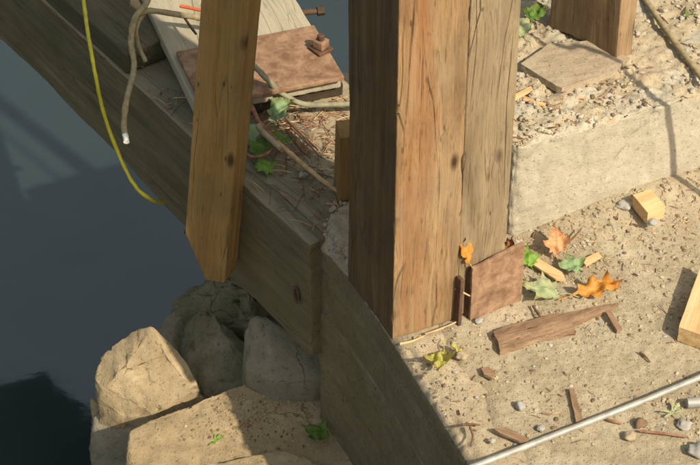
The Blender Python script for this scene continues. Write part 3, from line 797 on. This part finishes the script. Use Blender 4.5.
rope('metal_rod', 'long galvanised metal rod lying diagonally on the sandy ground', 'rod',
     [(420, 487, .012), (475, 466, .012), (560, 433, .013), (640, 402, .016), (705, 375, .020), (760, 350, .024)], .0060, M_steel, 8, 14, 0)
rope('metal_pipe', 'short grey pipe end at the right edge below the rod', 'pipe', [(687, 403, .016), (700, 402, .016), (730, 400, .016)], .0100, M_steel, 6, 16, 0)
rope('wooden_lath', 'thin wooden lath leaning diagonally on the far right of the concrete wall', 'lath',
     [(636, -14, BZ+.012), (670, 36, BZ+.012), (705, 82, BZ+.012)], .0068, M_rope, 8, 8, .1)
# hanging rope just right of the frame: its shadow falls down the plank and across the wall
_s = P(668, 178, .03); _h = Vector((sdir.x, sdir.y, 0)).normalized(); hb = Vector((_s.x, _s.y, 0))+_h*.38
path = []
for g_ in (P(700, 198, .015), P(690, 192, .02), P(668, 178, .03), P(669, 140, .14), P(667, 101, .25), P(645, 88, BZ), P(621, 68, BZ), P(621.5, 30, .36), P(622, 0, .46)):
    s_ = (hb-Vector((g_.x, g_.y, 0))).dot(_h); path.append(g_+sdir*(s_/math.cos(SUN_EL)))
path.sort(key=lambda q: q.z)
path = [path[0]-(path[-1]-path[0]).normalized()*(path[0].z-.01)]+path+[path[-1]+Vector((0, 0, .6)), path[-1]+Vector((0, 0, 1.4))]
print('HANGROPE', [tuple(round(c, 3) for c in q) for q in path])
o = link('hanging_rope', tubemesh(catmull(path, 5), .0068, 10, .1), M_rope); recenter(o)
tag(o, 'rope hanging straight down just right of the view, its thin shadow crossing the concrete wall', 'rope')

# twigs
def twig(label, pts, r, m, name='twig', taper=.6, cat='twig', wob=.35):
    path = catmull([P(*p) for p in pts], 8)
    o = link(name, tubemesh(path, lambda t: r*(1-(1-taper)*t), 8, wob), m, sharp=70); recenter(o)
    tag(o, label, cat); return o
twig('long peeled twig pointing at the post from the green leaves', [(278, 143, .03), (300, 162, .028), (322, 180, .026), (340, 193, .022)], .0060, M_twig, taper=.75)
twig('red barked twig rising behind the green leaves', [(243, 92, .06), (252, 108, .05), (258, 120, .04), (266, 130, .035), (279, 144, .03)], .0062, M_twigr, taper=.9)
twig('pale green peeled stick beside the red barked twig', [(258, 126, .05), (268, 137, .045), (280, 148, .04)], .007, M_peb, taper=.8)
twig('curled dry brown stalk under the green leaves', [(240, 150, .02), (252, 157, .025), (266, 154, .03), (280, 144, .03)], .0045, M_twigr)
for i, (pts, lb) in enumerate([
    ([(285, 118, .012), (300, 133, .014), (318, 150, .012)], 'upper of the thin brown twigs on the sunlit litter'),
    ([(292, 128, .010), (306, 142, .012), (322, 158, .010)], 'thin dark twig just below the upper one on the litter'),
    ([(286, 130, .010), (298, 146, .010), (310, 158, .010)], 'lowest of the thin twigs beside the shadow line'),
    ([(300, 170, .006), (318, 172, .006), (336, 178, .006)], 'faint grey twig lying in shade under the peeled twig'),
    ([(640, 431, .010), (660, 433, .012), (688, 437, .010)], 'long thin brown twig right of centre below the rod'),
    ([(434, 291, .09), (448, 275, .105), (466, 268, .11), (486, 262, .115)], 'pale dry stem caught between bracket and post'),
    ([(470, 427, .010), (473, 436, .010), (471, 446, .008)], 'tiny dark twig close to the abutment edge'),
    ([(462, 425, .010), (470, 424, .010), (480, 425, .010)], 'hair thin twig just above the tiny dark twig'),
    ([(568, 243, .02), (576, 235, .03), (582, 228, .035)], 'short dark twig behind the salmon leaf'),
    ([(533, 306, .01), (540, 316, .014), (545, 322, .01)], 'short dark twig above the rotten split of wood'),
    ([(602, 417, .008), (612, 421, .010), (622, 424, .008)], 'short red twig touching the metal rod'),
    ([(640, 352, .008), (646, 357, .008), (650, 362, .006)], 'small dark twig above the middle of the rod'),
    ([(425, 334, .006), (440, 329, .010), (456, 322, .014)], 'pale splinter lying along the foot of the post'),
    ([(400, 344, .006), (412, 341, .010), (424, 336, .008)], 'small pale splinter at the near corner of the post'),
    ([(445, 283, .085), (458, 290, .085), (470, 296, .08)], 'thin tan stem bridging the slot beside the bracket'),
]):
    twig(lb, pts, .0026 if i not in (4,) else .003, (M_twigd, M_twigr, M_twigd, M_cable, M_twigr, M_twig, M_twigd, M_twigd, M_twigd, M_twigd, M_twigr, M_twigd, M_twig, M_chip, M_chip)[i])

# leaves -----------------------------------------------------------
MAPLE = [(0, -.32), (.03, -.02), (.20, -.16), (.36, -.14), (.30, .00), (.50, .12), (.62, .34), (.44, .32), (.30, .34), (.22, .52), (.14, .46), (.07, .68), (0, .92)]
OAK = [(0, -.5), (.03, -.32), (.16, -.30), (.22, -.16), (.12, -.08), (.30, .02), (.40, .18), (.20, .20), (.26, .40), (.34, .56), (.15, .54), (.10, .72), (0, .85)]
OVAL = [(0, -.5), (.10, -.40), (.22, -.2), (.28, .0), (.26, .22), (.16, .42), (0, .62)]
def leaf(label, px, py, z, size, rot, m, shape=MAPLE, curl=.2, tilt=(0, 0), seed=0, fold=.15, crump=.20, name='leaf'):
    pts = [(x, y) for x, y in shape]+[(-x, y) for x, y in shape[-2:0:-1]]
    # jitter for an individual outline
    pts = [(x+.03*n3((x, y, seed), 3), y+.03*n3((y, x, seed), 3)) for x, y in pts]
    bm = bmesh.new(); vs_ = [bm.verts.new((x, y, 0)) for x, y in pts]; bm.faces.new(vs_)
    bmesh.ops.triangulate(bm, faces=bm.faces)
    for _ in range(4):
        es = [e for e in bm.edges if e.calc_length() > .12]
        if not es: break
        bmesh.ops.subdivide_edges(bm, edges=es, cuts=1); bmesh.ops.triangulate(bm, faces=[f for f in bm.faces if len(f.verts) > 3])
    uvl = bm.loops.layers.uv.new('UVMap')
    for f in bm.faces:
        for lp in f.loops: lp[uvl].uv = (lp.vert.co.x, lp.vert.co.y)
    for v in bm.verts:
        x, y = v.co.x, v.co.y; r2 = x*x+y*y
        zz = fold*abs(x)+curl*r2*(.6+n3((x, y, seed), 1.5)*1.4)+crump*n3((x, y, seed+5), 4.5)-.02*abs(math.sin(math.atan2(x, y+.2)*5))
        v.co = Vector((x*(1-.2*abs(curl)), y, zz))
    me = bpy.data.meshes.new('m'); bm.to_mesh(me); bm.free()
    a = np.empty(len(me.vertices)*3); me.vertices.foreach_get('co', a)
    me.transform(Matrix.Diagonal((size, size, size, 1)))
    RM = Matrix.Rotation(R(rot), 4, 'Z') @ Matrix.Rotation(R(tilt[0]), 4, 'X') @ Matrix.Rotation(R(tilt[1]), 4, 'Y')
    me.transform(RM); zm = min(v.co.z for v in me.vertices); me.transform(Matrix.Translation((0, 0, -zm)))
    o = link(name, me, m, sharp=180); p = P(px, py, z+size*.08); p.z = z; o.location = p
    o['label'] = label; o['category'] = 'leaf'
    s = link('leaf_stalk', tubemesh([RM @ Vector((0, size*(-.30), 0)), RM @ Vector((size*.05, size*-.55, size*.05)), RM @ Vector((size*.02, size*-.85, size*.02))], size*.014, 5), m)
    s.parent = o; s.location = (0, 0, -zm)
    return o
leaf('orange oak leaf lying bright on the sandy ground', 591, 290, .014, .080, -75, L_orange, OAK, .25, (10, 8), 1)
leaf('pale green leaf with upturned edge left of the orange leaf', 549, 293, .012, .070, 75, L_pale, MAPLE, .22, (4, 0), 2)
leaf('sage green leaf just above the orange leaf', 574, 269, .018, .050, 20, L_greyg, MAPLE, .15, (8, 6), 3)
leaf('small bright green leaf at the corner of the rusty bracket', 530, 262, .03, .042, 10, L_bright, MAPLE, .15, (25, 0), 4)
leaf('crumpled salmon leaf standing against the concrete wall', 555, 251, .015, .052, 10, L_salmon, MAPLE, .5, (48, 0), 5, fold=.4)
def PF(px, py, off=.006):       # a spot just off the sunlit face of the post
    n = (PM.to_3x3() @ Vector((0, -1, 0))); d = _f*FPX+_r*(px-350)+_u*(232.5-py)
    return cam_loc+d*((pf+n*off-cam_loc).dot(n)/d.dot(n))
_z = PF(466, 268, .012).z
leaf('orange brown leaf leaning on the foot of the post above the slot', 467, 262, _z, .052, 40, L_orange, OAK, .2, (70, 0), 6, fold=.25)
leaf('brown curled leaf behind the top of the bracket', 504, 256, .07, .045, -60, L_brown, OAK, .5, (40, 10), 7, fold=.4)
leaf('yellow green crumpled leaf near the abutment edge', 443, 357, .004, .062, 170, L_yel, MAPLE, .7, (0, 10), 8, fold=.35)
leaf('yellow green curled leaf half touching its larger neighbour', 457, 353, .004, .036, 60, L_yel, OVAL, .9, (20, 30), 9, fold=.5)
leaf('big pale green leaf beside the upright plank', 521, 32, BZ+.012, .058, 30, L_pale, MAPLE, .2, (10, 0), 10)
leaf('darker green leaf behind the big pale one by the plank', 533, 18, BZ+.02, .045, -20, L_green, MAPLE, .3, (20, 0), 11)
leaf('green leaf on the beam below the red barked twig', 250, 136, .02, .068, 40, L_greyg, MAPLE, .25, (10, 0), 12)
leaf('dark green leaf resting over the twig near the plate', 275, 116, .03, .06, -60, L_greyg, MAPLE, .3, (20, 0), 13)
leaf('lobed green leaf nearest the beam edge', 265, 170, .006, .052, 10, L_bright, MAPLE, .25, (0, 0), 14)
leaf('pale folded leaf against the right side of the brace', 236, 165, .01, .045, 15, L_greyg, OVAL, .3, (20, 10), 15)
leaf('green leaf between the twig and the sunlit litter', 284, 140, .02, .055, 100, L_green, MAPLE, .3, (10, 0), 16)
leaf('small olive leaf left of the peeled green stick', 258, 152, .015, .055, -20, L_green, MAPLE, .3, (10, 0), 20)
leaf('large dark green leaf in shade on the flat slab', 322, 434, -.515, .058, 60, L_green, MAPLE, .15, (0, 0), 17)
leaf('brown leaf fragment beside the sunlit litter at the post', 343, 140, .01, .03, 0, L_brown, OVAL, .3, (10, 0), 18)

# small weeds
def weed(label, px, py, z, size, m, seed, n=6):
    verts, faces = [], []; r_ = random.Random(seed)
    for i in range(n):
        a = r_.uniform(0, 6.28); d = Vector((math.cos(a), math.sin(a), 0)); s = Vector((-d.y, d.x, 0)); L = size*r_.uniform(.6, 1.1); wd = L*.22; up = r_.uniform(.2, .8)
        for k, (t, ww) in enumerate(((0, .1), (.35, 1), (.7, .8), (1, .05))):
            c = d*L*t+Vector((0, 0, L*up*math.sin(t*2)*.6)); verts += [c-s*wd*ww*.5, c+s*wd*ww*.5]
            if k: b = len(verts)-4; faces.append((b, b+1, b+3, b+2))
    me = bpy.data.meshes.new('m'); me.from_pydata(verts, [], faces); o = link('weed', me, m); o.location = P(px, py, z); tag(o, label, 'weed')
weed('tiny green weed growing on the flat tan slab', 215, 441, -.555, .022, L_bright, 1)
weed('bright green sprig in the dark gap right of the boulder', 183, 376, -.66, .045, L_bright, 2, 9)
weed('little green weed right of the dirt below the rod', 673, 413, .008, .026, L_pale, 3, 7)
weed('scrap of greenery on the wall top at the upper right', 686, 16, BZ+.004, .026, L_green, 4, 7)

# single stones one can pick out
def stone(label, px, py, z, s, m, seed):
    bm = bmesh.new(); bmesh.ops.create_icosphere(bm, subdivisions=3, radius=1)
    r_ = random.Random(seed); sx, sy, sz = r_.uniform(.8, 1.2), r_.uniform(.7, 1.0), r_.uniform(.55, .75)
    for v in bm.verts:
        p = v.co.copy(); k = 1+.5*n3(p, 1.1, seed)+.18*n3(p, 2.3, seed)+.05*n3(p, 6, seed)
        v.co = Vector((p.x*sx, p.y*sy, p.z*sz))*k*s
    me = bpy.data.meshes.new('m'); bm.to_mesh(me); bm.free()
    o = link('stone', me, m, sharp=50); o.location = P(px, py, z)+Vector((0, 0, s*.25)); tag(o, label, 'stone', 'small stones lying on the ground'); return o
stone('pale grey stone right of the bark chip in open dirt', 521, 407, .006, .011, M_pebg, 1)
stone('dark stone next to the small fresh wood block', 624, 206, .035, .013, M_pebg, 2)
stone('grey stone in front of the small fresh wood block', 652, 223, .035, .012, M_pebg, 3)
stone('white pebble at the foot of the rusty bracket', 479, 322, .008, .009, M_pebg, 4)
stone('brown stone below the rod beside the twig', 641, 424, .006, .012, M_pebd, 5)
stone('grey stone under the rod right of the weed', 684, 425, .006, .012, M_pebg, 6)
stone('tan stone left end of the thin twig below the rod', 630, 437, .006, .013, M_peb, 7)
stone('white pebble near the rod above the long bark sliver', 541, 429, .006, .008, M_pebg, 8)
stone('dark grey pebble below the long bark sliver', 492, 441, .006, .007, M_pebg, 9)
stone('brown pebble cradled by the yellow green leaf', 462, 357, .008, .011, M_salm if False else M_peb, 10)
stone('grey stone at the bottom right corner', 697, 452, .006, .018, M_pebg, 11)
stone('white flake on the shaded beam top near the post', 303, 176, .004, .010, M_pebg, 12)

# gravel, grit and needles: masses
ICO = None
def scatter(name, count, pick, smin, smax, m, label, cat, flat=.65, seed=1, pw=3):
    r_ = random.Random(seed)
    t = (1+5**.5)/2
    base = [Vector(v).normalized() for v in [(-1, t, 0), (1, t, 0), (-1, -t, 0), (1, -t, 0), (0, -1, t), (0, 1, t), (0, -1, -t), (0, 1, -t), (t, 0, -1), (t, 0, 1), (-t, 0, -1), (-t, 0, 1)]]
    F = [(0, 11, 5), (0, 5, 1), (0, 1, 7), (0, 7, 10), (0, 10, 11), (1, 5, 9), (5, 11, 4), (11, 10, 2), (10, 7, 6), (7, 1, 8), (3, 9, 4), (3, 4, 2), (3, 2, 6), (3, 6, 8), (3, 8, 9), (4, 9, 5), (2, 4, 11), (6, 2, 10), (8, 6, 7), (9, 8, 1)]
    verts, faces, mi = [], [], []
    ms = m if isinstance(m, list) else [m]
    for i in range(count):
        p = pick(r_)
        if p is None: continue
        s = smin+(smax-smin)*r_.random()**pw
        Rm = Matrix.Rotation(r_.uniform(0, 6.3), 3, 'Z') @ Matrix.Rotation(r_.uniform(-.4, .4), 3, 'X')
        e = (r_.uniform(.7, 1.25), r_.uniform(.6, 1), r_.uniform(.4, .8)*flat/.65)
        b0 = len(verts)
        for b in base:
            q = Vector((b.x*e[0], b.y*e[1], b.z*e[2]))*(s*r_.uniform(.8, 1.15)); verts.append(p+Rm @ q+Vector((0, 0, s*.15)))
        k = r_.choice(range(len(ms)))
        for f in F: faces.append((b0+f[0], b0+f[1], b0+f[2])); mi.append(k)
    me = bpy.data.meshes.new('m'); me.from_pydata(verts, [], faces)
    o = link(name, me, ms, smooth=False); me.polygons.foreach_set('material_index', mi)
    tag(o, label, cat, kind='stuff'); return o
def pick_ground(r_):
    x, y = r_.uniform(.02, .85), r_.uniform(-.60, .45)
    e = edge_dist(x, y)
    if e < .004: return None
    q = BI @ Vector((x, y, 0))
    if q.y > -.004 and q.x > -.01: return None
    q2 = PM.inverted() @ Vector((x, y, 0))
    if -.005 < q2.x < .262 and -.003 < q2.y < .2: return None
    dens = .45+.9*n3((x, y, 0), 7, 3)+.8*sst(-.22, 0, q.y)+.4*sst(.06, 0, e)
    if r_.random() > dens: return None
    return Vector((x, y, max(ground_h(x, y), -.003 if e < .09 else -1)))
scatter('gravel', 14000, pick_ground, .0010, .0060, [M_peb, M_peb, M_ground, M_ground, M_ground, M_pebg, M_pebd, M_peb], 'loose grit and small gravel over the sandy ground', 'gravel', seed=2, pw=3.5)
def pick_top(r_):
    x, y = r_.uniform(0, 1.1), r_.random()**1.3*.52
    if r_.random() > .45+1.3*n3((x, y, 0), 9, 3)+.8*sst(.5, 0, x): return None
    p = BLK @ Vector((x, y+.012, 0)); k = sst(.62, .15, x)*.6+.4; l_ = Vector((x, y+.012, BZ)); p.z = BZ+k*(.016*fbm(l_, 11, 11)+.016*fbm(l_, 34, 17, 3)+.006*n3(l_, 95, 3))-.010*sst(.07, 0, y+.012); return p
scatter('gravel', 6500, pick_top, .0010, .0078, [M_conc, M_block, M_block, M_peb, M_block, M_ground, M_conc, M_pebd], 'crumbled gravel and bark bits on the wall top', 'gravel', seed=3, pw=2.6)
BMI = BMM
def pick_beam(r_):
    x, y = r_.uniform(.0, .75), -r_.uniform(.01, BMW-.01)
    if r_.random() > .2+1.2*n3((x, y, 0), 11, 4)+.8*sst(-.1, -.3, y): return None
    return BMM @ Vector((x, y, .002))
scatter('litter', 1500, pick_beam, .0012, .0055, [M_peb, M_bark, M_pebd, M_ground], 'dry crumbs and bark litter on the beam top', 'litter', seed=4)
from mathutils.bvhtree import BVHTree
def dropper(o):
    t = BVHTree.FromPolygons([v.co for v in o.data.vertices], [p.vertices for p in o.data.polygons]); Mi = o.matrix_world.inverted() if o.matrix_world != Matrix() else Matrix.Translation(-o.location)
    def f(p):
        q = Mi @ Vector((p.x, p.y, 3)); h = t.ray_cast(q, Vector((0, 0, -1)))
        return None if h[0] is None else Mi.inverted() @ h[0]
    return f
drop_slab = dropper(SLAB)
def pick_slab(r_):
    px, py = r_.gauss(255, 30), r_.gauss(415, 14)
    if px > 335 or py < 388+abs(px-270)*.12 or px < 150 or py > 460: return None
    return drop_slab(P(px, py, -.54))
scatter('gravel', 900, pick_slab, .0010, .0048, [M_peb, M_rock, M_rock, M_bark], 'reddish gravel strewn over the flat tan slab', 'gravel', seed=5, pw=2.5)
def pick_corner(r_):
    px, py = r_.uniform(322, 350), r_.uniform(205, 265)
    q = P(px, py, 0)
    if px < 322+abs(py-232)*.45: return None
    q.z = .006; return q
scatter('gravel', 160, pick_corner, .003, .009, [M_conc, M_pebg, M_conc], 'broken aggregate on the shaded abutment corner', 'gravel', seed=6)

def needles(name, count, pick, L, r0, m, label, seed):
    r_ = random.Random(seed); verts, faces, mi = [], [], []
    ms = m
    for i in range(count):
        p = pick(r_)
        if p is None: continue
        a = r_.gauss(0, 1.0)+R(-40) if r_.random() < .6 else r_.uniform(0, 3.14)
        l = r_.uniform(*L)/2; d = Vector((math.cos(a), math.sin(a), r_.uniform(-.12, .12)))*l; s = Vector((-math.sin(a), math.cos(a), 0))*r0*r_.uniform(.5, 1.3)
        u = Vector((0, 0, s.length*1.4)); b0 = len(verts); p = p+Vector((0, 0, .002)); bend = Vector((0, 0, l*.12))
        for c in (p-d, p+bend, p+d): verts += [c-s, c+s, c+u]
        for k in (0, 3):
            for (i1, i2) in ((0, 1), (1, 2), (2, 0)): faces.append((b0+k+i1, b0+k+i2, b0+k+3+i2, b0+k+3+i1)); mi.append(i % len(ms))
    me = bpy.data.meshes.new('m'); me.from_pydata(verts, [], faces); o = link(name, me, ms, smooth=False)
    me.polygons.foreach_set('material_index', mi); tag(o, label, 'litter', kind='stuff')
needles('pine_needles', 900, lambda r_: (lambda x, y: (BMM @ Vector((x, y, .003))) if y < -.10 or r_.random() < .3 else None)(r_.uniform(.0, .62), -r_.uniform(.01, BMW-.005)), (.015, .06), .0009, [M_twig, M_twigr, M_twigd], 'dry needles and grass stems littering the beam top', 11)
def pg2(r_):
    p = pick_ground(r_)
    if p is None: return None
    q = BI @ p
    return p if (q.y > -.17 or r_.random() < .3) else None
needles('dry_stems', 1000, pg2, (.006, .028), .0007, [M_twig, M_twigr, M_twigd], 'tiny straws and wood fibres scattered in the dirt', 12)
needles('bark_shreds', 300, pick_ground, (.004, .016), .0016, [M_bark, M_twigd, M_ground], 'small flakes of bark and wood trodden into the dirt', 14)
needles('bark_shreds', 260, pick_top, (.008, .03), .0013, [M_bark, M_twigr, M_twigd], 'shreds of bark over the crumbling wall top', 13)
